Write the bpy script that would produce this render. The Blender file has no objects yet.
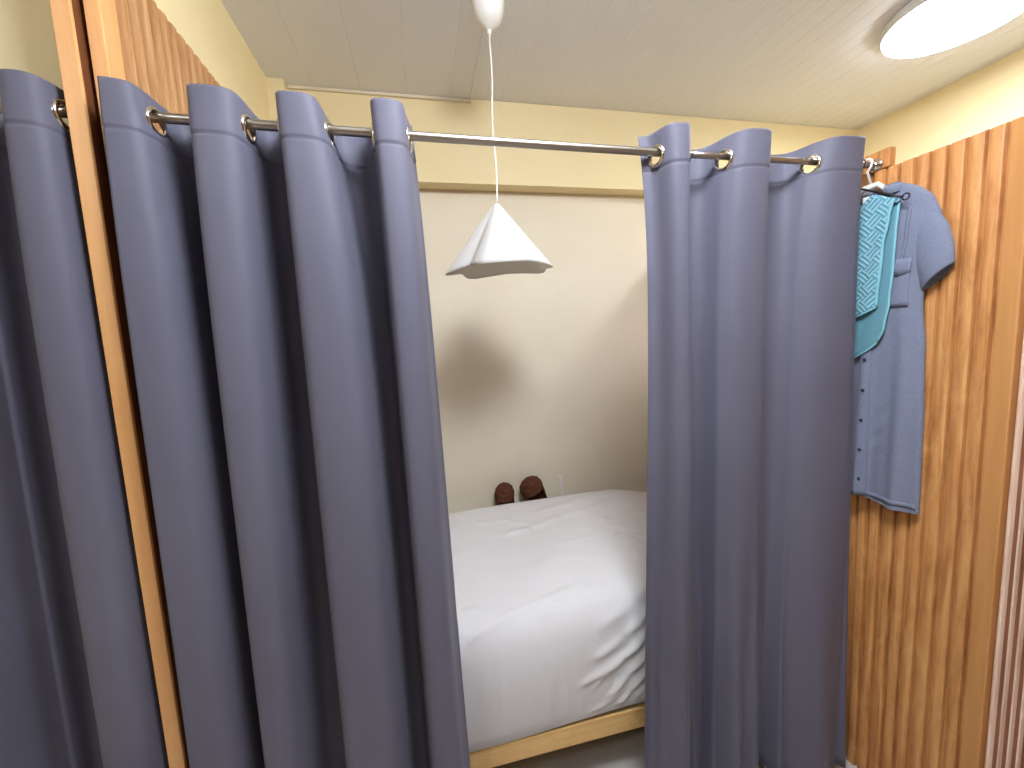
import bpy, bmesh, math, random
from mathutils import Vector, Matrix
random.seed(7)
PI = math.pi
S = bpy.context.scene
COL = S.collection
R_ = math.radians

# ------------------------------------------------------------------ helpers
def lin(c):
    return tuple(((v/255/12.92) if v/255 <= .04045 else ((v/255+.055)/1.055)**2.4) for v in c)+(1.,)

def new_mat(name, rgb, rough=.6, metal=0., spec=.4):
    m = bpy.data.materials.new(name); m.use_nodes = True
    b = m.node_tree.nodes['Principled BSDF']
    b.inputs['Base Color'].default_value = lin(rgb)
    b.inputs['Roughness'].default_value = rough
    b.inputs['Metallic'].default_value = metal
    b.inputs['Specular IOR Level'].default_value = spec
    return m, m.node_tree, b

def nd(nt, typ, **kw):
    n = nt.nodes.new(typ)
    for k, v in kw.items(): setattr(n, k, v)
    return n

def coords(nt, scale=(1,1,1), rot=(0,0,0), kind='Object'):
    tc = nd(nt, 'ShaderNodeTexCoord'); mp = nd(nt, 'ShaderNodeMapping')
    mp.inputs['Scale'].default_value = scale; mp.inputs['Rotation'].default_value = rot
    nt.links.new(tc.outputs[kind], mp.inputs['Vector'])
    return mp.outputs['Vector']

def ramp(nt, fac, stops):
    r = nd(nt, 'ShaderNodeValToRGB'); cr = r.color_ramp
    cr.elements[0].position, cr.elements[0].color = stops[0][0], lin(stops[0][1])
    cr.elements[1].position, cr.elements[1].color = stops[-1][0], lin(stops[-1][1])
    for p, c in stops[1:-1]:
        e = cr.elements.new(p); e.color = lin(c)
    nt.links.new(fac, r.inputs['Fac'])
    return r.outputs['Color']

def noise(nt, vec, scale, detail=3, rough=.5, dist=0.):
    n = nd(nt, 'ShaderNodeTexNoise')
    n.inputs['Scale'].default_value = scale; n.inputs['Detail'].default_value = detail
    n.inputs['Roughness'].default_value = rough; n.inputs['Distortion'].default_value = dist
    nt.links.new(vec, n.inputs['Vector'])
    return n.outputs['Fac']

def bump(nt, bsdf, h, strength=.3, dist=.002):
    b = nd(nt, 'ShaderNodeBump')
    b.inputs['Strength'].default_value = strength; b.inputs['Distance'].default_value = dist
    nt.links.new(h, b.inputs['Height']); nt.links.new(b.outputs['Normal'], bsdf.inputs['Normal'])

def mixc(nt, fac, a, b, mode='MIX'):
    m = nd(nt, 'ShaderNodeMix', data_type='RGBA', blend_type=mode)
    if isinstance(fac, float): m.inputs[0].default_value = fac
    else: nt.links.new(fac, m.inputs[0])
    for s, v in ((6, a), (7, b)):
        if isinstance(v, tuple): m.inputs[s].default_value = v
        else: nt.links.new(v, m.inputs[s])
    return m.outputs[2]

def plaster(name, a, b, rough=.85):
    m, nt, bs = new_mat(name, a, rough, spec=.2)
    v = coords(nt)
    nt.links.new(ramp(nt, noise(nt, v, 3.0, 4, .55), [(.35, a), (.7, b)]), bs.inputs['Base Color'])
    bump(nt, bs, noise(nt, v, 120, 3), .12, .001)
    return m

def wood(name, dark, mid, light, grain=1., knots=True, rough=.5, axis='Z'):
    m, nt, bs = new_mat(name, mid, rough, spec=.35)
    sc = {'Z': (1, 1, .07), 'X': (.07, 1, 1), 'Y': (1, .07, 1)}[axis]
    v = coords(nt, sc)
    g = noise(nt, v, 60*grain, 5, .6, .6)
    col = ramp(nt, g, [(.28, dark), (.5, mid), (.72, light)])
    if knots:
        sc2 = {'Z': (1, 1, .45), 'X': (.45, 1, 1), 'Y': (1, .45, 1)}[axis]
        v2 = coords(nt, sc2)
        big = noise(nt, v2, 11, 3, .6, 1.2)
        f = nd(nt, 'ShaderNodeMapRange'); f.inputs['From Min'].default_value = .54; f.inputs['From Max'].default_value = .74
        f.inputs['To Max'].default_value = .6
        nt.links.new(big, f.inputs['Value'])
        col = mixc(nt, f.outputs[0], col, lin(dark))
        f2 = nd(nt, 'ShaderNodeMapRange'); f2.inputs['From Min'].default_value = .44; f2.inputs['From Max'].default_value = .28
        f2.inputs['To Max'].default_value = .7
        nt.links.new(big, f2.inputs['Value'])
        col = mixc(nt, f2.outputs[0], col, lin(light))
    nt.links.new(col, bs.inputs['Base Color'])
    bump(nt, bs, g, .12, .001)
    return m

def link(name, bm, mat, parent=None, smooth=False, loc=(0,0,0)):
    me = bpy.data.meshes.new(name)
    bmesh.ops.recalc_face_normals(bm, faces=bm.faces) if not smooth == 'keep' else None
    bm.to_mesh(me); bm.free()
    if mat: me.materials.append(mat)
    if smooth:
        me.polygons.foreach_set('use_smooth', [True]*len(me.polygons))
    o = bpy.data.objects.new(name, me); COL.objects.link(o)
    o.location = loc
    if parent: o.parent = parent
    return o

def tag(o, label=None, cat=None, group=None, kind=None):
    if label: o['label'] = label
    if cat: o['category'] = cat
    if group: o['group'] = group
    if kind: o['kind'] = kind
    return o

def thing(name, label, cat, loc=(0,0,0), group=None):
    o = bpy.data.objects.new(name, None); COL.objects.link(o)
    o.location = loc; o.empty_display_size = .05
    return tag(o, label, cat, group)

def box(bm, x0, x1, y0, y1, z0, z1, bev=0., seg=2):
    vs = [bm.verts.new(p) for p in ((x0,y0,z0),(x1,y0,z0),(x1,y1,z0),(x0,y1,z0),(x0,y0,z1),(x1,y0,z1),(x1,y1,z1),(x0,y1,z1))]
    fs = [bm.faces.new([vs[i] for i in f]) for f in ((3,2,1,0),(4,5,6,7),(0,1,5,4),(1,2,6,5),(2,3,7,6),(3,0,4,7))]
    if bev:
        es = list({e for f in fs for e in f.edges})
        bmesh.ops.bevel(bm, geom=es, offset=bev, segments=seg, affect='EDGES', profile=.5)
    return bm

def bx(*a, **k):
    return box(bmesh.new(), *a, **k)

def grid(bm, rows, closed_u=False, closed_v=False):
    """rows: list of lists of points -> quads; returns vert rows"""
    V = [[bm.verts.new(p) for p in r] for r in rows]
    n, m = len(V), len(V[0])
    for i in range(n if closed_v else n-1):
        for j in range(m if closed_u else m-1):
            a, b, c, d = V[i][j], V[i][(j+1) % m], V[(i+1) % n][(j+1) % m], V[(i+1) % n][j]
            bm.faces.new((a, b, c, d))
    return V

def tube(bm, pts, r, n=10, caps=True):
    pts = [Vector(p) for p in pts]
    rr = r if isinstance(r, (list, tuple)) else [r]*len(pts)
    rows = []; up = None
    for i, p in enumerate(pts):
        t = (pts[min(i+1, len(pts)-1)]-pts[max(i-1, 0)]).normalized()
        if up is None:
            up = t.orthogonal().normalized()
        up = (up-t*up.dot(t)).normalized(); sd = t.cross(up)
        rows.append([p+(up*math.cos(a)+sd*math.sin(a))*rr[i] for a in [2*PI*k/n for k in range(n)]])
    V = grid(bm, rows, closed_u=True)
    if caps:
        bm.faces.new(V[0]); bm.faces.new(list(reversed(V[-1])))
    return bm

def lathe(bm, prof, n=48, c=(0,0,0), closed=False):
    rows = [[(c[0]+r*math.cos(2*PI*k/n), c[1]+r*math.sin(2*PI*k/n), c[2]+z) for k in range(n)] for r, z in prof]
    V = grid(bm, rows, closed_u=True, closed_v=closed)
    return V

def lerp(a, b, t): return a+(b-a)*t
def interp(x, pts):
    if x <= pts[0][0]: return pts[0][1]
    for (a, va), (b, vb) in zip(pts, pts[1:]):
        if x <= b: return lerp(va, vb, (x-a)/(b-a))
    return pts[-1][1]
def smooth_interp(x, pts):
    if x <= pts[0][0]: return pts[0][1]
    for (a, va), (b, vb) in zip(pts, pts[1:]):
        if x <= b:
            t = (x-a)/(b-a); return lerp(va, vb, t*t*(3-2*t))
    return pts[-1][1]

# ------------------------------------------------------------------ materials
M = {}
M['cream_yellow'] = plaster('cream_yellow_paint', (248,231,186), (245,227,180))
M['cream_white'] = plaster('cream_white_paint', (240,230,208), (236,225,201))
M['far_wall'] = wood('brown_panelled_wall', (120,86,58), (140,102,70), (156,116,82), .6, False, .6)
M['ceiling'] = plaster('white_ceiling_panel', (239,241,244), (236,238,241), .6)
M['trim'] = plaster('white_trim_paint', (232,222,198), (228,217,192), .6)
M['slat_left'] = wood('oak_slat_veneer', (170,122,76), (190,142,94), (208,162,112), 1.3, False)
M['board'] = wood('smooth_orange_board', (216,158,100), (226,169,110), (234,180,122), .6, False, .42)
M['slat_right'] = wood('knotty_honey_slat_veneer', (156,96,50), (200,140,84), (220,166,106), .9, True, .45)
M['slat_plain'] = wood('plain_honey_board', (188,132,78), (196,140,84), (204,148,92), .6, False, .42)
M['gap_shade'] = wood('brown_gap_shade', (86,48,24), (108,62,32), (126,76,42), 1., False, .6)  # dark brown that paints shade into the post groove and slat gaps
M['pine'] = wood('pale_pine', (205,158,92), (224,182,116), (236,200,140), .7, True, .5, 'X')
M['pink_rib'] = wood('pale_pinkish_rib', (206,170,146), (226,196,174), (238,214,196), 1.2, False, .5)
M['pink_groove'] = wood('brown_groove', (110,66,46), (136,86,62), (150,100,76), 1.2, False, .6)

def fabric(name, rgb, rough=.8, sheen=.25, weave=1500, bs_=.15):
    m, nt, b = new_mat(name, rgb, rough, spec=.3)
    b.inputs['Sheen Weight'].default_value = sheen
    b.inputs['Sheen Roughness'].default_value = .4
    v = coords(nt)
    bump(nt, b, noise(nt, v, weave, 2), bs_, .0005)
    return m, nt, b
M['curtain'], nt, b = fabric('slate_blue_curtain_cloth', (100,100,115), .6, .06, 900, .12)
v = coords(nt)
nt.links.new(ramp(nt, noise(nt, v, 2.2, 3), [(.3, (94,93,109)), (.7, (101,100,115))]), b.inputs['Base Color'])
M['sheet'], nt, b = fabric('white_cotton_sheet', (213,212,213), .85, .15, 700, .2)
v = coords(nt, (1, 1, 1))
n1 = noise(nt, v, 9, 3, .5, .3)
bump(nt, b, n1, .25, .012)
M['chambray'], nt, b = fabric('grey_blue_chambray', (116,122,144), .9, .2, 900, .2)
v = coords(nt, (1, 1, .5))
nt.links.new(ramp(nt, noise(nt, v, 420, 3, .7), [(.3, (108,114,135)), (.7, (127,133,153))]), b.inputs['Base Color'])
M['chambray_dark'], _, _ = fabric('navy_button_plastic', (46,52,74), .5, 0, 500, .1)
M['aqua_plain'], _, _ = fabric('turquoise_edging', (124,184,198), .8, .3, 800, .15)
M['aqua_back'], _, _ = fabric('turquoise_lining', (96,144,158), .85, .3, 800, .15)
# turquoise embossed lattice: raised paler diagonal ribs in a parquet layout
m, nt, b = new_mat('turquoise_embossed_cloth', (110,178,194), .8, spec=.25)
b.inputs['Sheen Weight'].default_value = .3
v = coords(nt, (1, 1, 1), (0, R_(90), 0))
mp = nd(nt, 'ShaderNodeMapping'); mp.inputs['Rotation'].default_value = (0, 0, R_(45))
nt.links.new(v, mp.inputs['Vector'])
chk = nd(nt, 'ShaderNodeTexChecker'); chk.inputs['Scale'].default_value = 32.
nt.links.new(mp.outputs[0], chk.inputs['Vector'])
wv = []
for d_ in ('X', 'Y'):
    w_ = nd(nt, 'ShaderNodeTexWave', wave_type='BANDS', bands_direction=d_, wave_profile='SIN')
    w_.inputs['Scale'].default_value = 30.; w_.inputs['Distortion'].default_value = .6; w_.inputs['Detail'].default_value = 1.; w_.inputs['Detail Scale'].default_value = 2.
    nt.links.new(mp.outputs[0], w_.inputs['Vector']); wv.append(w_.outputs['Fac'])
mx = nd(nt, 'ShaderNodeMix', data_type='FLOAT')
nt.links.new(chk.outputs['Fac'], mx.inputs[0]); nt.links.new(wv[0], mx.inputs[2]); nt.links.new(wv[1], mx.inputs[3])
nt.links.new(ramp(nt, mx.outputs[0], [(.25, (90,142,160)), (.6, (110,162,178)), (.95, (146,192,202))]), b.inputs['Base Color'])
bump(nt, b, mx.outputs[0], .5, .003)
M['aqua'] = m
M['chrome'], _, _ = new_mat('brushed_steel', (172,163,152), .36, 1.)
M['chrome2'], _, _ = new_mat('polished_nickel', (222,216,204), .12, 1.)
M['white_plastic'], _, _ = new_mat('white_plastic', (238,236,230), .4)
M['black_plastic'], _, _ = new_mat('black_plastic', (22,22,28), .4)
M['shade'], nt, b = new_mat('white_shade_plastic', (230,232,234), .55)
b.inputs['Subsurface Weight'].default_value = 0.
sb = nt.nodes.new('ShaderNodeBsdfTranslucent'); sb.inputs['Color'].default_value = lin((240,232,216))
sm_ = nt.nodes.new('ShaderNodeMixShader'); sm_.inputs[0].default_value = .38
nt.links.new(b.outputs[0], sm_.inputs[1]); nt.links.new(sb.outputs[0], sm_.inputs[2])
nt.links.new(sm_.outputs[0], nt.nodes['Material Output'].inputs['Surface'])
M['lamp_ring'], _, _ = new_mat('grey_lamp_housing', (205,203,196), .4)
M['suede'], nt, b = new_mat('brown_suede', (92,54,40), .9, spec=.2)
nt.links.new(ramp(nt, noise(nt, coords(nt), 45, 4), [(.3, (78,45,34)), (.75, (112,70,52))]), b.inputs['Base Color'])
M['sole'], nt, b = new_mat('brown_sole_rubber', (84,48,36), .75, spec=.3)
nt.links.new(ramp(nt, noise(nt, coords(nt), 30, 3), [(.3, (74,42,32)), (.75, (98,60,45))]), b.inputs['Base Color'])
M['floor'], nt, b = new_mat('pale_grey_laminate', (196,190,180), .45)
vv = coords(nt, (.12, 1, 1))
nt.links.new(ramp(nt, noise(nt, vv, 26, 5, .6, .5), [(.3, (188,182,175)), (.7, (208,203,196))]), b.inputs['Base Color'])
def emit(name, rgb, s):
    m = bpy.data.materials.new(name); m.use_nodes = True
    nt = m.node_tree; nt.nodes.clear()
    e = nd(nt, 'ShaderNodeEmission'); o = nd(nt, 'ShaderNodeOutputMaterial')
    e.inputs['Color'].default_value = lin(rgb); e.inputs['Strength'].default_value = s
    nt.links.new(e.outputs[0], o.inputs[0])
    return m
M['glow'] = emit('lamp_diffuser_glow', (238,246,255), 12.)
M['glow_bright'] = emit('bright_lamp_diffuser_glow', (240,246,255), 20.5)
M['glow_added_fill'] = emit('added_fill_glow', (238,247,255), 7.)  # strength of the added fill lamp

# ------------------------------------------------------------------ setting
ZC = 2.645
YB, YW = 2.01, 2.10          # beam face, lower wall face
XL, XR = -.58, 2.60
X0, Y0 = -2.6, -1.9
def struct(name, bm, mat):
    return tag(link(name, bm, mat), kind='structure')
struct('floor', bx(X0-.1, XR+.1, Y0-.1, 2.2, -.1, 0), M['floor'])
struct('wall_back', bx(-.6, XR+.1, YW, YW+.1, 0, ZC+.1), M['cream_white'])
struct('trim_1', bx(-.565, XR, YB, YW, 2.262, ZC), M['cream_yellow'])            # deep beam over the recess
struct('wall_right', bx(XR, XR+.1, Y0, YW, 0, ZC+.1), M['cream_yellow'])
struct('wall_front', bx(X0, XR, Y0-.1, Y0, 0, ZC+.1), M['far_wall'])
struct('wall_left', bx(X0-.1, X0, Y0, 1.075, 0, ZC+.1), M['cream_yellow'])
struct('wall_bay', bx(X0, -.622, 1.075, 1.2, 0, ZC+.1), M['cream_yellow'])         # back of the left hand bay
struct('wall_divider', bx(-.60, -.565, .992, YW, 0, ZC), M['cream_yellow'])
struct('trim_2', bx(-.565, -.50, 1.965, YB, 2.262, ZC), M['cream_yellow'])         # boxed corner
# ceiling: narrow tongue-and-groove boards running front to back
bm = bmesh.new()
xs = [.295]
x = .295
prof = [(x, 0)]
while x < XR:
    prof += [(x+.001, -.0016), (x+.004, -.0028), (x+.066, -.0028), (x+.069, -.0016)]
    x += .07
rows = [[(px, yy, ZC+.004+pz) for px, pz in prof] for yy in (Y0, YB+.09)]
grid(bm, rows)
struct('ceiling', bm, M['ceiling'])
bm = bmesh.new()
prof = []; x = X0
while x < .285:
    w = min(.20, .295-x)
    prof += [(x+.001, .0), (x+.003, -.0015), (x+w-.003, -.0015), (x+w-.001, 0)]
    x += .20
rows = [[(px, yy, ZC-.004+pz) for px, pz in prof] for yy in (Y0, YB+.09)]
V = grid(bm, rows)
top = [[(.295, yy, ZC-.0045), (.295, yy, ZC+.006)] for yy in (Y0, YB+.09)]
grid(bm, top)
struct('ceiling_left', bm, M['ceiling'])
struct('ceiling_slab', bx(X0-.1, XR+.1, Y0-.1, 2.2, ZC+.012, ZC+.1), M['ceiling'])
bm = bmesh.new()
box(bm, -.498, .297, YB-.012, YB, ZC-.020, ZC-.006, .003)
struct('trim_3', bm, M['trim'])
bm = bmesh.new()
box(bm, .290, .302, Y0, YB-.012, ZC-.009, ZC+.003, .002)
struct('trim_4', bm, M['ceiling'])

# ------------------------------------------------------------------ slat panels
def slat_panel(name, ribs, xback, sgn, depth, z0, z1, mat, parent, bull, ybk, zbk, thick, rnd=.28):
    """separate rounded ribs standing on a thin backing sheet in a plane of constant X"""
    bm = bmesh.new()
    lv = [(lerp(z0, z1-bull, k/6), 1) for k in range(7)]
    for k in range(1, 7):
        a = PI/2*k/6
        lv.append((z1-bull+bull*math.sin(a), max(.04, math.cos(a))))
    for ya, yb in ribs:
        e = min(depth*.45, (yb-ya)*rnd)
        cs = [(ya, -.0005), (ya, depth-e), (ya+e*.3, depth-e*.3), (ya+e, depth), (yb-e, depth), (yb-e*.3, depth-e*.3), (yb, depth-e), (yb, -.0005)]
        V = grid(bm, [[(xback+sgn*h*s_, y, z) for y, h in cs] for z, s_ in lv], closed_u=True)
        bm.faces.new(V[0]); bm.faces.new(list(reversed(V[-1])))
    x0, x1 = sorted((xback, xback-sgn*thick))
    box(bm, x0, x1, ybk[0], ybk[1], z0, zbk)
    o = link(name, bm, mat, parent, smooth=True)
    md = o.modifiers.new('edges', 'EDGE_SPLIT'); md.split_angle = R_(40)
    return o

# left divider cladding
lp = thing('slat_divider', 'tall wooden slat divider with two end boards between the two left curtains', 'divider', (-.58, .95, 0))
def P(bm_args, name, mat, parent, bev=.002, label=None):
    o = link(name, bx(*bm_args, bev=bev), mat, parent)
    if label: o['label'] = label
    o.matrix_parent_inverse = Matrix.Translation(-parent.location)
    return o
def keep(o):
    o.matrix_parent_inverse = Matrix.Translation(-o.parent.location); return o
P((-.618, -.588, .948, .956, .0, ZC-.004), 'end_board', M['board'], lp, .0015)
P((-.616, -.589, .9562, .991, .0, ZC-.004), 'groove_shade_strip', M['gap_shade'], lp, .0005, 'dark strip standing in for the shade between the two end boards')  # groove shadow put into the colour of this strip
P((-.579, -.552, .968, 1.016, .0, 2.315), 'end_board', M['board'], lp)
P((-.5885, -.5795, .984, .991, .0, 2.60), 'groove_shade_back', M['gap_shade'], lp, .0005)  # bottom of the groove, shade painted the same way
ribs = [(1.024+.0375*k, 1.024+.0375*k+.0185) for k in range(25)]
P((-.5648, -.5638, 1.017, 1.961, .0, 2.284), 'gap_shade_sheet', M['gap_shade'], lp, 0, 'dark sheet standing in for the shade in the gaps between the slats')  # darkens the slat gaps by colour, as shade would
keep(slat_panel('slat_panel', ribs, -.5645, 1, .0215, .0, 2.318, M['slat_left'], lp, .020, (1.017, 1.962), 2.285, .0004, .34))

# right partition
XP = 1.348
rp = thing('slat_partition', 'honey wood slat partition behind the hanging blue dress on the right', 'partition', (1.36, .67, 0))
P((XP-.0135, XP+.026, .658, .696, .0, 1.9435), 'end_board', M['slat_plain'], rp, .003)
ribs = []; y = .6965; k = 0
wid = [.026, .029, .030, .027, .027, .030, .027]
while y < 2.05:
    w_ = wid[k % 7]
    ribs.append((y+.0075, y+.0075+w_)); y += w_+.0078; k += 1
keep(slat_panel('slat_panel', ribs, XP, -1, .0135, .0, 1.946, M['slat_right'], rp, .006, (.6965, 2.085), 1.9445, .018, .2))
P((XP-.012, XP+.010, .941, 1.075, 1.9465, 2.000), 'top_rail', M['slat_right'], rp, .002)

fp = thing('fluted_panel', 'pinkish finely fluted wall panel at the far right edge beyond the slat partition', 'panel', (1.42, .4, 0))
def flute(name, groove):
    bm = bmesh.new()
    y = .6575
    n = 0
    while y > .05:
        w = .013 if n == 0 else .0078
        if not groove:
            yy0, yy1 = y-w, y
            rows = []
            for z in (.0, 1.94):
                rows.append([(XP+.012-.012*max(0, math.sin(PI*t/6))**.5, lerp(yy0, yy1, t/6), z) for t in range(7)])
            grid(bm, rows)
        y -= w+.0080; n += 1
    if groove:
        box(bm, XP+.010, XP+.026, .05, .6575, 0, 1.94)
    return keep(link(name, bm, M['pink_groove' if groove else 'pink_rib'], fp, smooth=not groove))
flute('panel_backing', True); o = flute('rib', False); o.name = 'fluted_ribs'

# ------------------------------------------------------------------ curtain rods
YC = .975
def rod_z(x): return 1.9745-.0075*(x+.5)-.004*max(0, 1-((x-.4)/.95)**2)
rd = thing('curtain_rod', 'long steel curtain rod spanning between the two front curtains', 'curtain rod', (.4, YC, 1.965), 'steel curtain rods')
bm = tube(bmesh.new(), [(lerp(-.550, .72, k/12), YC, rod_z(lerp(-.550, .72, k/12))) for k in range(13)], .0098, 16)
o = keep(link('outer_tube', bm, M['chrome'], rd, True))
bm = tube(bmesh.new(), [(lerp(.70, 1.333, k/8), YC, rod_z(lerp(.70, 1.333, k/8))) for k in range(9)], .0082, 16)
keep(link('inner_tube', bm, M['chrome'], rd, True))
bm = bmesh.new()
prof = [(.0, 0), (.019, 0), (.0195, .002), (.017, .005), (.011, .008), (.0108, .016), (.0, .016)]
lathe(bm, [(max(r, .0001), z) for r, z in prof], 24)
o = link('end_flange', bm, M['chrome2'], rd, True); o.rotation_euler = (0, R_(-90), 0); o.location = (1.3355, YC, rod_z(1.335)); keep(o)
rd2 = thing('curtain_rod', 'short visible stretch of steel rod above the far left curtain', 'curtain rod', (-1.1, YC, 1.98), 'steel curtain rods')
bm = tube(bmesh.new(), [(lerp(-1.75, -.623, k/6), YC, 1.977-.0045*k/6+.001) for k in range(7)], .0098, 16)
keep(link('outer_tube', bm, M['chrome'], rd2, True))

# ------------------------------------------------------------------ curtains
ring_me = None
def make_ring():
    global ring_me
    bm = bmesh.new()
    ri, ro = .0195, .0282
    prof = [(ri, -.0045), (ri+.0015, -.0062), (lerp(ri, ro, .55), -.0066), (ro-.001, -.0045), (ro, -.0022), (ro, .0022), (ro-.001, .0045), (lerp(ri, ro, .55), .0066), (ri+.0015, .0062), (ri, .0045)]
    lathe(bm, prof, 36, closed=True)
    o = link('grommet', bm, M['chrome2'], None, True)
    ring_me = o.data
    bpy.data.objects.remove(o)
make_ring()

def curtain(name, label, nodes, pieces, ztop, zbot, zr, flare=.0, hems=(), seed=1, group=None, low=None, skew=1., omega=.5):
    """nodes: list of (x_top, x_bottom) where the cloth crosses the rod line; pieces: list of
    (kind, amp_top, amp_bottom) between the nodes, +1 towards the room, -1 towards the bed.
    first and last piece are part waves ending at the hems."""
    rnd = random.Random(seed)
    rt = thing(name, label, 'curtain', (lerp(nodes[0][0], nodes[-1][0], .5), YC, 0), 'slate blue eyelet curtains')
    NS = 26
    ph = [(rnd.uniform(0, 6.28), rnd.uniform(.5, 1.2)) for _ in pieces]
    def row(z):
        t = (ztop-z)/(ztop-zbot); t = max(0, min(1, t))
        tt = t
        q = 1-math.exp(-9*t)
        def nx(i):
            n = nodes[i]
            return n[0]+(n[1]-n[0])*q+(n[2]-n[1])*t if len(n) == 3 else lerp(n[0], n[1], t)
        def am(p): return lerp(p[1], p[2], q)
        pts = []; idx = []
        for i, (sg, at, ab, part) in enumerate(pieces):
            xa = nx(i); xb = nx(i+1)
            A = am(pieces[i])*(1+.06*math.sin(3*t*ph[i][1]*2+ph[i][0])*t)
            a0, a1 = part
            idx.append(len(pts))
            for k in range(NS):
                w = lerp(a0, a1, k/NS)
                ww = w**(1+(skew-1)*(.5+.5*q)) if sg > 0 and 0 < i else (w**(1+(1/skew-1)*q) if skew > 1 and 0 < i < len(pieces)-1 else w)
                s = math.sin(PI*ww)
                st = lerp(1.5, 1.5, q)
                yy = math.tanh(st*s)/math.tanh(st)
                ff = (k/NS)
                om = (lerp(omega, .35, q))
                if (a0, a1) == (0, 1): fx = ff-om*math.sin(2*PI*ff)/(2*PI)
                elif i == 0: fx = ff+om*math.sin(PI*ff)/PI
                else: fx = ff
                xx = lerp(xa, xb, fx)
                # secondary soft folds growing towards the floor
                sec = (low[i] if low else 0)*max(0, t-.45)**1.6*math.sin(2*PI*w*1.9+ph[i][0])
                pts.append((xx+.004*t*math.sin(4*t+ph[i][0])*s, YC-sg*A*yy-flare*t*s*sg*.3+sec, z))
        i = len(pieces)-1
        sg, at, ab, (a0, a1) = pieces[i]
        xb = nx(len(nodes)-1)
        idx.append(len(pts))
        s = math.sin(PI*a1); A = am(pieces[i])
        pts.append((xb, YC-sg*A*math.tanh(1.5*s)/math.tanh(1.5), z))
        return pts, idx
    zs = [ztop-.004*k for k in range(int(.112/.004)+1)]
    z = zs[-1]
    n2 = 46
    zs += [lerp(z, zbot, k/n2) for k in range(1, n2+1)]
    R = [row(z) for z in zs]
    rows = [r[0] for r in R]; idx = R[0][1]
    # header (doubled cloth) stands proud; a seam groove below it
    out = []
    for zi, rws in enumerate(rows):
        z = zs[zi]; d = ztop-z
        off = .0012 if d < .086 else (-.0016 if d < .0905 else 0.)
        nr = []
        for j, p in enumerate(rws):
            a = rws[max(0, j-1)]; b = rws[min(len(rws)-1, j+1)]
            tx, ty = b[0]-a[0], b[1]-a[1]; l = math.hypot(tx, ty) or 1
            nx, ny = ty/l, -tx/l
            o_ = off
            for hj, wd in hems:                      # vertical side hem: slight sharp step
                jj = hj if hj >= 0 else len(rws)+hj
                if jj == j: o_ -= .011
                if jj == j+1 or jj == j-1: o_ -= .004
            nr.append((p[0]+nx*o_, p[1]+ny*o_, z))
        out.append(nr)
    bm = bmesh.new()
    V = grid(bm, out)
    # eyelet holes
    crossings = []
    for i in range(1, len(pieces)):
        crossings.append(idx[i])
    srow = rows[10]
    s = [0]
    for a, b in zip(srow, srow[1:]): s.append(s[-1]+math.hypot(b[0]-a[0], b[1]-a[1]))
    kill = []
    for f in bm.faces:
        c = f.calc_center_median()
        if c.z < zr(c.x)-.06: continue
        # column of the face
        js = [None]
    for i in range(len(zs)-1):
        if zs[i] < 1.9: break
        for j in range(len(srow)-1):
            zc = (zs[i]+zs[i+1])/2; sc = (s[j]+s[j+1])/2
            for c in crossings:
                if math.hypot(sc-s[c], zc-(zr(srow[c][0])-.0095)) < .0215:
                    f = bm.faces.get((V[i][j], V[i][j+1], V[i+1][j+1], V[i+1][j]))
                    if f: kill.append(f)
    bmesh.ops.delete(bm, geom=list(set(kill)), context='FACES')
    cl = keep(link('cloth', bm, M['curtain'], rt, True))
    md = cl.modifiers.new('thickness', 'SOLIDIFY'); md.thickness = .0022; md.offset = 0
    for c in crossings:
        a, b = srow[c-2], srow[min(c+2, len(srow)-1)]
        t = Vector((b[0]-a[0], b[1]-a[1], 0)).normalized()
        n = Vector((t.y, -t.x, 0))
        g = bpy.data.objects.new('grommet', ring_me); COL.objects.link(g); g.parent = rt
        zax = n; xax = t; yax = zax.cross(xax)
        mt = Matrix((xax, yax, zax)).transposed().to_4x4()
        mt.translation = Vector((srow[c][0], srow[c][1], zr(srow[c][0])-.0095))
        g.matrix_parent_inverse = Matrix.Translation(-rt.location)
        g.matrix_basis = mt
        g['label'] = 'shiny nickel eyelet ring'
    return rt

F = (0, 1)
AF, AB = .052, .083
# left of the opening
curtain('curtain', 'slate blue eyelet curtain left of the bed opening, right of the wooden divider',
        [(-.545,-.548,-.560), (-.496,-.462,-.462), (-.412,-.420,-.428), (-.327,-.316,-.350), (-.257,-.257,-.256), (-.180,-.122,-.112), (-.075,-.070,-.052), (-.006,.008,.032), (.006,.017,.048)],
        [(1, AF, .062, (.5, 1)), (-1, AB, .085, F), (1, AF, .062, F), (-1, AB, .088, F), (1, AF, .064, F), (-1, AB, .082, F), (1, AF, .058, F), (-1, .055, .03, (0, .28))],
        2.013, .02, rod_z, seed=3, low=[.01]*8, skew=.72, omega=.8)
# right of the opening
curtain('curtain', 'slate blue eyelet curtain right of the bed opening, beside the hanging clothes',
        [(.580,.618,.566), (.612,.640,.608), (.690,.690,.702), (.820,.800,.810), (.936,.945,.930), (1.108,1.06,1.04), (1.254,1.248,1.288), (1.258,1.254,1.298)],
        [(-1, .030, .022, (.72, 1)), (1, AF, .048, F), (-1, .078, .062, F), (1, AF, .032, F), (-1, .078, .036, F), (1, .050, .044, F), (-1, .03, .03, (0, .25))],
        2.010, .035, rod_z, hems=[(-46+14, 0)], seed=5, low=[.04, .03, .06, .06, .07, .05, .02], skew=1.35)
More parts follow.
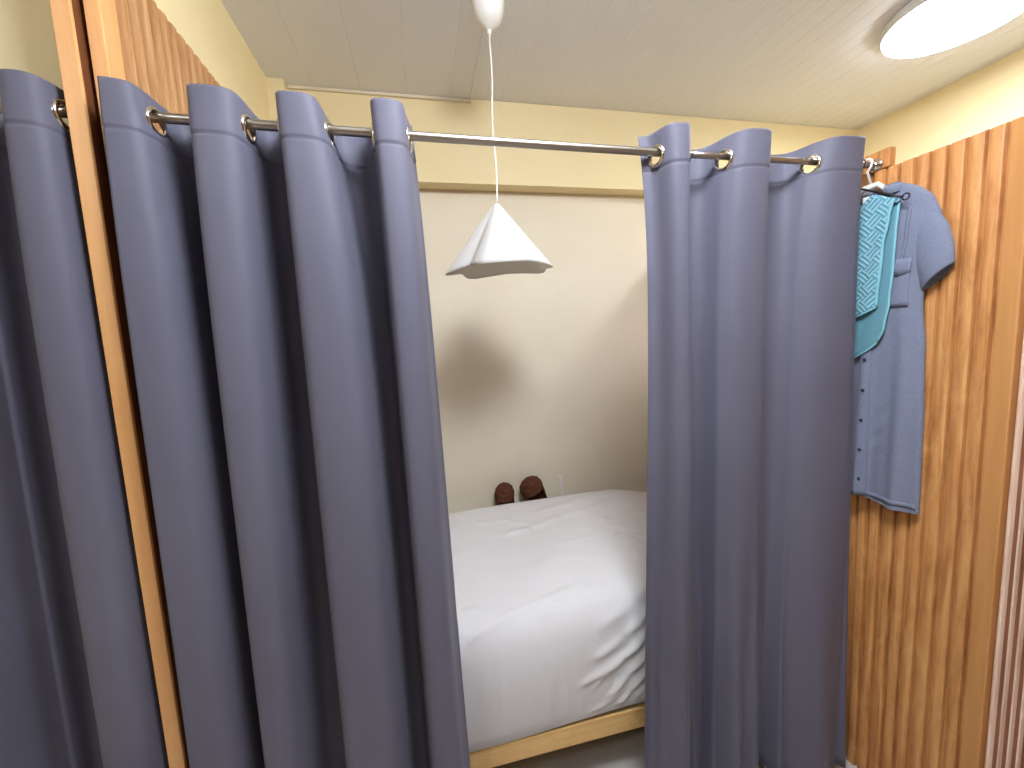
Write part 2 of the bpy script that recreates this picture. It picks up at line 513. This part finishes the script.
# left bay
curtain('curtain', 'slate blue eyelet curtain at the far left, left of the wooden divider',
        [(-1.21,-1.21), (-1.17,-1.17), (-1.08,-1.08), (-.99,-.99), (-.90,-.91), (-.80,-.80,-.82), (-.705,-.715,-.738), (-.638,-.630,-.632), (-.630,-.626,-.628)],
        [(-1, .03, .03, (.7, 1)), (1, AF, .055, F), (-1, .07, .06, F), (1, AF, .055, F), (-1, .07, .06, F), (-1, .07, .05, F), (1, AF, .055, F), (-1, .05, .05, (0, .3))],
        2.013, .02, lambda x: 1.975, seed=9, low=[.01]*8, skew=.8)

# ------------------------------------------------------------------ pendant lamp
PX, PY = .290, 1.45
pl = thing('pendant_lamp', 'white pendant lamp with a wavy conical shade hanging over the bed', 'lamp', (PX, PY, ZC-.005))
bm = bmesh.new()
lathe(bm, [(.0005, -.093), (.006, -.0925), (.010, -.088), (.026, -.080), (.040, -.066), (.050, -.045), (.054, -.02), (.055, -.001), (.0005, -.001)], 40, (PX, PY, ZC-.005))
lathe(bm, [(.0004, -.108), (.006, -.107), (.0075, -.101), (.007, -.092), (.0004, -.091)], 20, (PX, PY, ZC-.005))
keep(link('ceiling_cup', bm, M['white_plastic'], pl, True))
cz0, cz1 = ZC-.112, 1.984
pts = [(PX+.004*math.sin(t*9)*math.sin(PI*t)-.001*t, PY, lerp(cz0, cz1, t)) for t in [k/24 for k in range(25)]]
keep(link('cord', tube(bmesh.new(), pts, .0027, 8), M['white_plastic'], pl, True))
lob = [(0,.176),(20,.190),(45,.160),(70,.146),(95,.158),(120,.178),(150,.152),(180,.196),(196,.166),(212,.140),(228,.164),(243,.186),(270,.184),(303,.158),(322,.176),(340,.192),(360,.176)]
NA = 144
def catmull(x):
    n = len(lob)
    for i in range(n-1):
        if lob[i][0] <= x <= lob[i+1][0]:
            g = lambda k: lob[k % (n-1)][1]
            p0, p1, p2, p3 = g(i-1), lob[i][1], lob[i+1][1], g(i+2)
            t = (x-lob[i][0])/(lob[i+1][0]-lob[i][0])
            return .5*(2*p1+(p2-p0)*t+(2*p0-5*p1+4*p2-p3)*t*t+(3*p1-p0-3*p2+p3)*t**3)
bm = bmesh.new()
rows = []
for k in range(19):
    t = k/18
    rr = []
    for a in range(NA):
        dg = 360*a/NA
        r = catmull(dg)
        rad = lerp(.009, r, t)
        zz = lerp(1.984, 1.755-(r-.168)*.30+.006*math.cos(R_(dg)), t)
        rr.append((PX-.004+rad*math.cos(R_(dg)), PY+rad*math.sin(R_(dg)), zz))
    rows.append(rr)
V = grid(bm, rows, closed_u=True)
bm.faces.new(V[0])
sh = keep(link('lamp_shade', bm, M['shade'], pl, True))
md = sh.modifiers.new('thickness', 'SOLIDIFY'); md.thickness = .0025; md.offset = -1

# ------------------------------------------------------------------ ceiling lamps
def ceiling_lamp(x, y, label, glow='glow', deep=False):
    t = thing('ceiling_lamp', label, 'ceiling light', (x, y, ZC), 'round ceiling lights')
    bm = bmesh.new()
    lathe(bm, [(.0005, -.001), (.218, -.001), (.224, -.003), (.225, -.014), (.221, -.017), (.21, -.017), (.0005, -.016)], 64, (x, y, ZC))
    if deep:
        bm.clear()
        lathe(bm, [(.0005, -.002), (.205, -.002), (.217, -.008), (.220, -.020), (.219, -.038), (.214, -.042), (.0005, -.041)], 64, (x, y, ZC))
    keep(link('housing', bm, M['lamp_ring'], t, True))
    bm = bmesh.new()
    if deep:
        lathe(bm, [(.213, -.0422), (.2125, -.046), (.208, -.050), (.195, -.053), (.15, -.056), (.08, -.058), (.0005, -.0585)], 64, (x, y, ZC))
    else:
        lathe(bm, [(.216, -.0175), (.217, -.06), (.217, -.115), (.213, -.130), (.200, -.139), (.17, -.145), (.10, -.149), (.0005, -.150)], 64, (x, y, ZC))
    d = keep(link('diffuser', bm, M[glow], t, True))
    return t
ceiling_lamp(2.0, 1.20, 'bright round white ceiling light at the top right corner', 'glow', True)
ceiling_lamp(.38, .28, 'round ceiling light over the aisle close in front of the curtains', 'glow_bright')
ceiling_lamp(-1.3, -.6, 'unseen round fill light added over the aisle near the far left curtain', 'glow_added_fill')  # unseen lamp added to light the curtain folds from the left

# ------------------------------------------------------------------ bed
bd = thing('bed_frame', 'pale pine bed frame with a plain front rail under the white mattress', 'bed', (.43, 1.5, 0))
P((-.50, 1.375, 1.100, 1.122, .192, .266), 'side_rail', M['pine'], bd, .004)
P((-.50, 1.375, 1.985, 2.005, .192, .266), 'side_rail', M['pine'], bd, .004)
P((-.50, -.478, 1.122, 1.985, .192, .266), 'end_rail', M['pine'], bd, .003)
P((1.353, 1.375, 1.122, 1.985, .192, .266), 'end_rail', M['pine'], bd, .003)
P((-.478, 1.353, 1.122, 1.985, .240, .262), 'base_board', M['pine'], bd, .002)
for lx in (-.475, 1.29):
    for ly in (1.125, 1.92):
        P((lx, lx+.06, ly, ly+.06, 0, .2395), 'leg', M['pine'], bd, .004)

# mattress wrapped in its sheet: cross-section swept along X with folds
sec = [(1.098,.268),(1.090,.30),(1.084,.36),(1.082,.43),(1.084,.50),(1.092,.56),(1.106,.605),(1.130,.637),(1.165,.655),(1.21,.663),
       (1.30,.670),(1.45,.678),(1.60,.684),(1.75,.688),(1.86,.687),(1.91,.678),(1.935,.655),(1.945,.60),(1.948,.50),(1.948,.38),(1.945,.268)]
def csec(n):
    L = [0]
    for a, b in zip(sec, sec[1:]): L.append(L[-1]+math.hypot(b[0]-a[0], b[1]-a[1]))
    out = []
    for k in range(n+1):
        d = L[-1]*k/n
        i = max(i for i in range(len(L)) if L[i] <= d+1e-9); i = min(i, len(sec)-2)
        t = (d-L[i])/(L[i+1]-L[i])
        p0, p1, p2, p3 = sec[max(0, i-1)], sec[i], sec[i+1], sec[min(len(sec)-1, i+2)]
        q = []
        for c in (0, 1):
            m1 = (p2[c]-p0[c])/2; m2 = (p3[c]-p1[c])/2
            h = t*t
            q.append((2*h*t-3*h+1)*p1[c]+(h*t-2*h+t)*m1*.8+(-2*h*t+3*h)*p2[c]+(h*t-h)*m2*.8)
        out.append((q[0], q[1], d))
    return out, L[-1]
SEC, SL = csec(200)
NX = 420
XA, XB = -.47, 1.345
# folds: (x0, d0, x1, d1, width, height) in (x, distance along the section from the front hem)
folds = []
rnd = random.Random(11)
def fold(x0, d0, x1, d1, w, h): folds.append((x0, d0, x1, d1, w, h))
def pfold(pts, w, h):
    for (a0, b0), (a1, b1) in zip(pts, pts[1:]): fold(a0, b0, a1, b1, w, h)
# pulled folds on the front face near the right curtain
pfold([(.74, .36), (.651, .275), (.56, .205), (.40, .150)], .013, .011)
pfold([(.76, .31), (.66, .225), (.57, .145), (.50, .080)], .012, .010)
pfold([(.74, .24), (.655, .165), (.58, .085), (.53, .040)], .010, .009)
pfold([(.72, .18), (.655, .115), (.60, .055)], .009, .008)
pfold([(.70, .13), (.65, .080), (.62, .040)], .008, .007)
pfold([(.78, .42), (.68, .345), (.56, .270), (.45, .225)], .015, .009)
pfold([(.80, .47), (.70, .410), (.58, .350), (.47, .310)], .018, .007)
pfold([(.60, .245), (.50, .175), (.44, .120)], .010, .006)
pfold([(.56, .10), (.50, .060), (.44, .035)], .010, .006)
# long soft creases along the front edge and across the top
pfold([(.06, .355), (.13, .385), (.26, .420), (.47, .455)], .013, .008)
pfold([(.28, .385), (.40, .415), (.52, .435)], .011, .006)
pfold([(-.05, .43), (.06, .45), (.12, .455)], .012, .005)
pfold([(.28, .86), (.40, .87), (.55, .92), (.70, .93), (.92, 1.04)], .020, .009)
pfold([(.18, .985), (.26, .97), (.34, .975)], .015, .005)
pfold([(.45, 1.0), (.62, 1.03), (.80, 1.09)], .02, .006)
for k in range(26):                      # gathers at the right hand end
    x = .70+.055*(k % 6)+rnd.uniform(-.02, .02); d = .52+.075*(k//6)+rnd.uniform(-.03, .03)
    l = rnd.uniform(.05, .11); a = rnd.uniform(-.9, -.2) if k % 3 else rnd.uniform(.2, .9)
    fold(x, d, x+l*math.cos(a), d+l*math.sin(a), rnd.uniform(.007, .013), rnd.uniform(.005, .009))
for k in range(12):
    x = rnd.uniform(-.3, .9); d = rnd.uniform(.45, 1.1); a = rnd.uniform(-.5, .5); l = rnd.uniform(.08, .25)
    fold(x, d, x+l*math.cos(a), d+l*math.sin(a), rnd.uniform(.012, .025), rnd.uniform(.001, .003))
for k in range(10):
    x = rnd.uniform(.02, .42); fold(x, .03, x+rnd.uniform(-.02, .02), .28, .012, .0016)
def disp(x, d):
    h = 0.
    for x0, d0, x1, d1, w, hh in folds:
        dx, dd = x1-x0, d1-d0; L2 = dx*dx+dd*dd
        t = ((x-x0)*dx+(d-d0)*dd)/L2
        if t < -.2 or t > 1.2: continue
        tc = max(0, min(1, t))
        q = math.hypot(x-x0-tc*dx, d-d0-tc*dd)
        if q > 3*w: continue
        h += hh*math.exp(-(q/w)**2)*math.sin(PI*max(.02, min(.98, tc)))**.6
    h += .004*math.sin(x*5+1)*math.sin(d*6+x*3)+.003*math.sin(x*11-d*7)
    return h
bm = bmesh.new()
rows = []
for i in range(NX+1):
    x = lerp(XA, XB, i/NX)
    e = min(x-XA, XB-x)
    endf = min(1, max(0, e/.06)); rd_ = math.sqrt(max(0, 1-(1-endf)**2))
    r = []
    for j, (y, z, d) in enumerate(SEC):
        a, b_ = SEC[max(0, j-1)], SEC[min(len(SEC)-1, j+1)]
        ty, tz = b_[0]-a[0], b_[1]-a[1]; l = math.hypot(ty, tz)
        ny, nz = -tz/l, ty/l
        edge = min(1, d/.05, (SL-d)/.05)
        h = disp(x, d)*edge
        zz = .47+(z-.47)*lerp(.82, 1, rd_); yy = 1.515+(y-1.515)*lerp(.96, 1, rd_)
        # surface dips a little toward the right hand end, bulges at the middle
        dip = smooth_interp(x, [(-.2, -.012), (.2, -.004), (.65, .014), (.9, .004), (1.15, -.028)])*max(0, min(1, (z-.5)/.15))
        r.append((x, yy+ny*h, max(.267, zz+nz*h+dip+(smooth_interp(x, [(.0, -.004), (.65, .020)]) if d < .06 else 0)*(1-d/.06))))
    rows.append(r)
V = grid(bm, rows)
bm.faces.new(V[0]); bm.faces.new(list(reversed(V[-1])))
mt = link('mattress', bm, M['sheet'], None, True)
tag(mt, 'thick mattress covered by a rumpled white sheet on the pine bed frame', 'mattress')

# ------------------------------------------------------------------ slippers behind the bed
def outline(t, wd=1.):
    """slipper sole outline, toe at +1 ... heel at 0 along length; returns half widths"""
    return wd*smooth_interp(t, [(0, .004), (.03, .018), (.10, .030), (.25, .034), (.42, .037), (.62, .043), (.78, .047), (.90, .040), (.97, .024), (1., .003)])
def slipper(label, loc, rot, wide=1.2):
    L = .255
    t = thing('slipper', label, 'slipper', loc, 'brown slippers behind the bed')
    t.rotation_euler = rot; t.scale = (wide, 1.1, 1.)
    n = 26
    def loop(off, sc, bulge):
        pts = []
        for k in range(n+1):
            u = k/n; u = .5-.5*math.cos(PI*u)
            pts.append((outline(u)*sc, (u-.5)*L*(.5+.5*sc)+0, off))
        for k in range(n-1, 0, -1):
            u = k/n; u = .5-.5*math.cos(PI*u)
            pts.append((-outline(u)*sc*.92, (u-.5)*L*(.5+.5*sc), off))
        return [(p[0], p[1], p[2]+bulge(p[1]/L+.5)) for p in pts]
    bm = bmesh.new()
    arch = lambda u: -.006*math.exp(-((u-.46)/.10)**2)
    rows = [loop(-.001, .55, arch), loop(0, .90, arch), loop(.002, .97, arch), loop(.006, 1., lambda u: 0), loop(.011, .98, lambda u: 0), loop(.013, .9, lambda u: 0)]
    V = grid(bm, rows, closed_u=True)
    bm.faces.new(V[0]); bm.faces.new(V[-1])
    o = link('sole', bm, M['sole'], t, True)
    # upper: dome over the front two thirds, open collar at the back
    bm = bmesh.new()
    rows = []
    for i in range(15):
        u = lerp(.66, .995, i/14)
        w = outline(u)*.97
        hgt = smooth_interp(u, [(.66, .048), (.8, .037), (.93, .026), (1., .010)])
        rows.append([(w*math.cos(a), (u-.5)*L, .010+hgt*math.sin(a)) for a in [PI*k/14 for k in range(15)]])
    grid(bm, rows)
    o = link('upper', bm, M['suede'], t, True)
    md = o.modifiers.new('thickness', 'SOLIDIFY'); md.thickness = .004
    bm = bmesh.new()
    rows = []
    for i in range(11):
        u = lerp(.005, .67, i/10)
        w = outline(u)*.97
        hgt = smooth_interp(u, [(0, .040), (.2, .034), (.45, .028), (.67, .040)])
        rows.append([(w*(1-.12*q), (u-.5)*L, .010+hgt*q) for q in (0, .3, .6, 1.)])
    left = rows; right = [[(-p[0], p[1], p[2]) for p in r] for r in rows]
    V = grid(bm, [list(r) for r in reversed(right)]+[list(r) for r in left])
    o = link('heel_counter', bm, M['suede'], t, True)
    md = o.modifiers.new('thickness', 'SOLIDIFY'); md.thickness = .004
    return t
# soles face the room, toes up, tucked between the mattress and the wall
slipper('brown slipper standing toe up behind the mattress, the upright left one', (.370, 2.056, .610), (R_(93), R_(-2), R_(0)))
slipper('brown slipper standing behind the mattress, the right one leaning sideways', (.550, 2.060, .632), (R_(93), R_(-25), R_(0)), 1.45)
bm = bmesh.new()
box(bm, .694, .712, 2.088, 2.1, .60, .728, .004, 3)
wh = link('plastic_strip', bm, M['white_plastic'], None, True)
tag(wh, 'small white plastic strip on the wall right of the brown slippers', 'plastic strip')

# ------------------------------------------------------------------ hangers
XH, YH = 1.315, 1.0
def hook(bm, x, y, ztop, r, wire, zend, end=None):
    pts = []
    for k in range(15):
        a = R_(-40+k*220/14)
        pts.append((x, y+r*math.cos(a), ztop-r+r*math.sin(a)))
    pts += [(x, y-r*.85, ztop-r*1.7), (x, y-.002, ztop-r*2.6), end or (x, y, zend)]
    return tube(bm, pts, wire, 8)
YD = .950
wh = thing('coat_hanger', 'white plastic coat hanger inside the blue shirt dress', 'hanger', (XH, YD, 1.91))
YW_ = .972
bm = bmesh.new()
hook(bm, XH-.012, YC+.002, rod_z(XH)+.0160, .0135, .0034, 1.912, (XH, YW_, 1.902))
keep(link('hook', bm, M['white_plastic'], wh, True))
bm = bmesh.new()
arm = [(-.105, -.090), (-.08, -.074), (-.058, -.050), (-.042, -.028), (-.020, -.006), (.020, -.006), (.042, -.028), (.058, -.050), (.08, -.074), (.105, -.090)]
rows = []
for y, z in arm:
    rows.append([(XH+.007*math.cos(a), YW_+y, 1.905+z+.0085*math.sin(a)) for a in [2*PI*k/10 for k in range(10)]])
V = grid(bm, rows, closed_u=True); bm.faces.new(V[0]); bm.faces.new(list(reversed(V[-1])))
keep(link('arms', bm, M['white_plastic'], wh, True))
bm = tube(bmesh.new(), [(XH, YW_+t*.105, 1.812-.006*(1-t*t)) for t in [k/6-1 for k in range(13)]], .0035, 8)
keep(link('trouser_bar', bm, M['white_plastic'], wh, True))

XK = 1.280
bh = thing('coat_hanger', 'thin black coat hanger holding the turquoise top', 'hanger', (XK, .99, 1.89))
bm = bmesh.new()
hook(bm, XK, YC+.002, rod_z(XK)+.0145, .0125, .0018, 1.896)
keep(link('hook', bm, M['black_plastic'], bh, True))
bm = bmesh.new()
YK = .978
pts = [(XK, YK+s, 1.897-.65*abs(s)*.85-.002) for s in [-.112, -.08, -.05, -.02, 0, .02, .05, .08, .112]]
tube(bm, pts, .0028, 8)
for sg in (-1, 1):                         # notched loop ends
    c = (XK, YK+sg*.112, 1.826)
    tube(bm, [(XK, c[1]+sg*.008+.0085*math.cos(a), c[2]+.006+.0085*math.sin(a)) for a in [2*PI*k/12 for k in range(13)]], .002, 8)
    tube(bm, [(XK, YK+sg*.086, 1.838), (XK, YK+sg*.088, 1.825), (XK, YK+sg*.10, 1.8215), (XK, YK+sg*.108, 1.826)], .002, 8)
keep(link('arms', bm, M['black_plastic'], bh, True))

# ------------------------------------------------------------------ shirt dress
dr = thing('shirt_dress', 'grey blue chambray short sleeved shirt dress hanging against the slat partition', 'dress', (XH, YD, .95))
def dress_half(u, v):
    """u -1..1 across (negative = towards the room), v 0 hem .. 1 shoulder; centre surface outline"""
    au = abs(u)
    ztop = interp(au, [(0, 1.862), (.25, 1.880), (.36, 1.894), (.6, 1.874), (.85, 1.838), (1., 1.785)])
    zhem = .952+.012*math.sin(u*2.2)-.004*u
    z = lerp(zhem, ztop, v)
    w = smooth_interp(z, [(.95, .140), (1.20, .137), (1.42, .130), (1.56, .118), (1.63, .120), (1.74, .142), (1.80, .148), (1.92, .15)])
    return YD+u*w, z
bm = bmesh.new()
NU, NV = 48, 70
front, back = [], []
def T(u, v):
    return .021*math.sqrt(max(0, 1-u*u))**.8*min(1, ((1-v)/.10))**.5+.0008
for j in range(NV+1):
    v = j/NV; fr, bk = [], []
    for i in range(NU+1):
        u = -1+2*i/NU
        y, z = dress_half(u, v)
        dn = max(0, 1-v*1.25)
        fo = .0105*dn*math.sin(u*9+.6+.8*math.sin(v*3))+.004*dn*math.sin(u*17+v*2)
        # gathers beside the button placket
        if u < .1:
            fo += .0045*math.exp(-((u+.26)/.20)**2)*math.sin(v*95+u*14)*max(0, 1-abs(v-.22)/.17)
        ed = math.sqrt(max(0, 1-u*u))
        t = T(u, v)
        fr.append((XH-t-fo*ed-.002, y, z)); bk.append((XH+t*.5+fo*.2*ed+.002, y, z))
    front.append(fr); back.append(bk)
rows = []
for fr, bk in zip(front, back):
    rows.append(fr+list(reversed(bk)))
V = grid(bm, rows, closed_u=True)
m = len(V[-1])
for i in range(NU):
    if i in range(15, 33): continue         # open neck
    bm.faces.new((V[-1][i], V[-1][i+1], V[-1][m-2-i], V[-1][m-1-i]))
# sleeves
for sg in (-1, 1):
    a = Vector((XH, YD+sg*.118, 1.795)); e = Vector((XH, YD+sg*.150, 1.612))
    ax = Vector((0, sg*.047, .034)).normalized()  # across the cuff
    cent = [Vector((XH, YD+sg*a_, z_)) for a_, z_ in ((.070, 1.815), (.100, 1.785), (.121, 1.735), (.137, 1.675), (.148, 1.620), (.149, 1.616))]
    hw = [.020, .038, .046, .047, .047, .045]; hd = [.008, .014, .019, .022, .024, .022]
    axs = [Vector((0, sg*.7, .7)), Vector((0, sg*.78, .62)), Vector((0, sg*.92, .38)), Vector((0, sg*.86, .50)), Vector((0, sg*.70, .70)), Vector((0, sg*.70, .70))]
    rr = []
    for c, w, d, x_ in zip(cent, hw, hd, axs):
        x_ = x_.normalized()
        rr.append([c+x_*w*math.cos(q)+Vector((1, 0, 0))*(-d if math.sin(q) > 0 else -d*.7)*math.sin(q)*1. for q in [2*PI*k/28 for k in range(28)]])
    rr.append([c0*.12+p*.88 for p, c0 in zip(rr[-1], [cent[-1]]*28)])
    rr.append([p+Vector((0, -sg*.02, .07)) for p in rr[-1]])
    grid(bm, rr, closed_u=True)
o = keep(link('body', bm, M['chambray'], dr, True))
def patch(name, u0, u1, z0, z1, off, nx, nz, mat, taper=0.):
    """a cloth piece following the front of the dress"""
    bm = bmesh.new(); rows = []
    for j in range(nz+1):
        r = []
        z = lerp(z0, z1, j/nz)
        for i in range(nx+1):
            u = lerp(u0, u1, i/nx)
            v = (z-.952)/(1.88-.952)
            dn = max(0, 1-v*1.25)
            fo = .0105*dn*math.sin(u*9+.6+.8*math.sin(v*3))+.004*dn*math.sin(u*17+v*2)
            ed = math.sqrt(max(0, 1-u*u))
            y, _ = dress_half(u, v)
            zz = z-(taper*(1-abs(2*i/nx-1)) if j == 0 else 0)
            r.append((XH-T(u, v)-fo*ed-.002-off, y, zz))
        rows.append(r)
    grid(bm, rows)
    ob = keep(link(name, bm, mat, dr, True))
    md = ob.modifiers.new('thickness', 'SOLIDIFY'); md.thickness = .0022; md.offset = 0
    return ob
patch('button_placket', -.10, .10, .956, 1.868, .0040, 6, 60, M['chambray'])
patch('chest_pocket', -.80, -.36, 1.545, 1.655, .0028, 8, 8, M['chambray'])
patch('pocket_flap', -.82, -.34, 1.640, 1.678, .0050, 8, 3, M['chambray'], .010)
patch('chest_pocket', .36, .80, 1.545, 1.655, .0028, 8, 8, M['chambray'])
patch('pocket_flap', .34, .82, 1.640, 1.678, .0050, 8, 3, M['chambray'], .010)
patch('shoulder_seam', -.62, -.56, 1.62, 1.82, .0022, 2, 14, M['chambray'])
patch('hem_band', -.98, .98, .958, .972, .0015, 40, 2, M['chambray'])
# collar: folded band round the neck
bm = bmesh.new(); rows = []
for k in range(25):
    a = 2*PI*k/24*.92+PI*.04+PI/2*0
    cx, cy = XH+.020*-math.cos(a), YD+.046*math.sin(a)
    b_ = .5-.5*math.cos(a)
    rows.append([(cx+(-math.cos(a))*.010, cy+math.sin(a)*.016, 1.868+.012*b_), (cx+(-math.cos(a))*.006, cy+math.sin(a)*.008, 1.889+.008*b_), (cx, cy, 1.898+.008*b_), (cx-(-math.cos(a))*.003, cy, 1.880+.006*b_)])
grid(bm, rows)
o = keep(link('collar', bm, M['chambray'], dr, True))
md = o.modifiers.new('thickness', 'SOLIDIFY'); md.thickness = .002
for k in range(9):
    z = 1.01+.095*k
    v = (z-.952)/(1.88-.952); u = 0.
    dn = max(0, 1-v*1.25)
    fo = .0105*dn*math.sin(u*9+.6+.8*math.sin(v*3))+.004*dn*math.sin(u*17+v*2)
    bm = bmesh.new()
    lathe(bm, [(.0003, -.0012), (.004, -.0012), (.0052, 0), (.0050, .0014), (.0032, .0012), (.0003, .0009)], 16)
    b = link('button', bm, M['chambray_dark'], dr, True)
    b.rotation_euler = (0, R_(-90), 0)
    b.location = (XH-T(u, v)-fo-.002-.0065, YD, z); keep(b)

dr.scale = (.9675, .9675, .9675)
dr.location = (XH+.003, .944, 1.5-.55*.9675)

# ------------------------------------------------------------------ turquoise top on the black hanger
tq = thing('turquoise_top', 'turquoise embossed sleeveless top hanging in front of the blue dress', 'top', (XK, YK, 1.4))
def panel(name, x, edge, hem, mat, nz=30, nu=22, bulge=.003, top=1.838):
    """edge(z): outer half width; hem(u): lower edge"""
    bm = bmesh.new(); rows = []
    for j in range(nz+1):
        v = j/nz; r = []
        for i in range(nu+1):
            u = -1+2*i/nu
            zt = top+.052-.5525*.098*max(abs(u), .5)-.034*max(0, 1-abs(u)/.5)**1.3
            z = lerp(hem(u), zt, v)
            w = edge(z)
            r.append((x-bulge*(1-u*u)-.0015*math.sin(u*8+v*5), YK+u*w, z))
        rows.append(r)
    grid(bm, rows)
    o = keep(link(name, bm, mat, tq, True))
    md = o.modifiers.new('thickness', 'SOLIDIFY'); md.thickness = .003; md.offset = 0
    return rows
ef = lambda z: smooth_interp(z, [(1.50, .062), (1.56, .064), (1.71, .074), (1.79, .086), (1.84, .094)])
rowsf = panel('front_panel', XK-.0055, ef, lambda u: 1.520+.027*abs(u)**1.5, M['aqua'])
eb = lambda z: smooth_interp(z, [(1.395, .040), (1.43, .060), (1.49, .080), (1.56, .090), (1.65, .096), (1.74, .098), (1.83, .102)])
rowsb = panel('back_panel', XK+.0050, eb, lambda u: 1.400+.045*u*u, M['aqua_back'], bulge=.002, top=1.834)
def trim_edge(name, pts, r):
    o = keep(link(name, tube(bmesh.new(), pts, r, 8), M['aqua_plain'], tq, True))
    o['label'] = 'pale turquoise edging'
for side in (0, -1):
    trim_edge('front_edging', [r[side] for r in rowsf], .0035)
    trim_edge('back_edging', [(r[side][0]-.001, r[side][1], r[side][2]) for r in rowsb], .0032)
trim_edge('front_hem', rowsf[0], .0035); trim_edge('back_hem', rowsb[0], .0032)
bm = bx(XK-.0015, XK+.0015, .948, .966, 1.842, 1.864, bev=.001)
o = keep(link('neck_label', bm, M['white_plastic'], tq)); o['label'] = 'small white neck label'

# ------------------------------------------------------------------ camera, world, view
yaw, pitch, roll = R_(12.107), R_(6.179), R_(-2.7136)
f = Vector((math.sin(yaw)*math.cos(pitch), math.cos(yaw)*math.cos(pitch), -math.sin(pitch)))
r = Vector((math.cos(yaw), -math.sin(yaw), 0)); u = r.cross(f)
r2 = r*math.cos(roll)+u*math.sin(roll); u2 = u*math.cos(roll)-r*math.sin(roll)
cam = bpy.data.cameras.new('camera'); co = bpy.data.objects.new('camera', cam); COL.objects.link(co)
cam.sensor_width = 36; cam.sensor_fit = 'HORIZONTAL'; cam.lens = 400/1024*36; cam.clip_start = .02
mw = Matrix((r2, u2, -f)).transposed().to_4x4(); mw.translation = (0, 0, 1.5)
co.matrix_world = mw
S.camera = co
w = bpy.data.worlds.new('world'); S.world = w; w.use_nodes = True
w.node_tree.nodes['Background'].inputs[0].default_value = (.9, .92, 1, 1)
w.node_tree.nodes['Background'].inputs[1].default_value = .3
S.view_settings.view_transform = 'Standard'; S.view_settings.look = 'None'
S.view_settings.gamma = 1; S.view_settings.use_curve_mapping = False
S.view_settings.exposure = 1.7
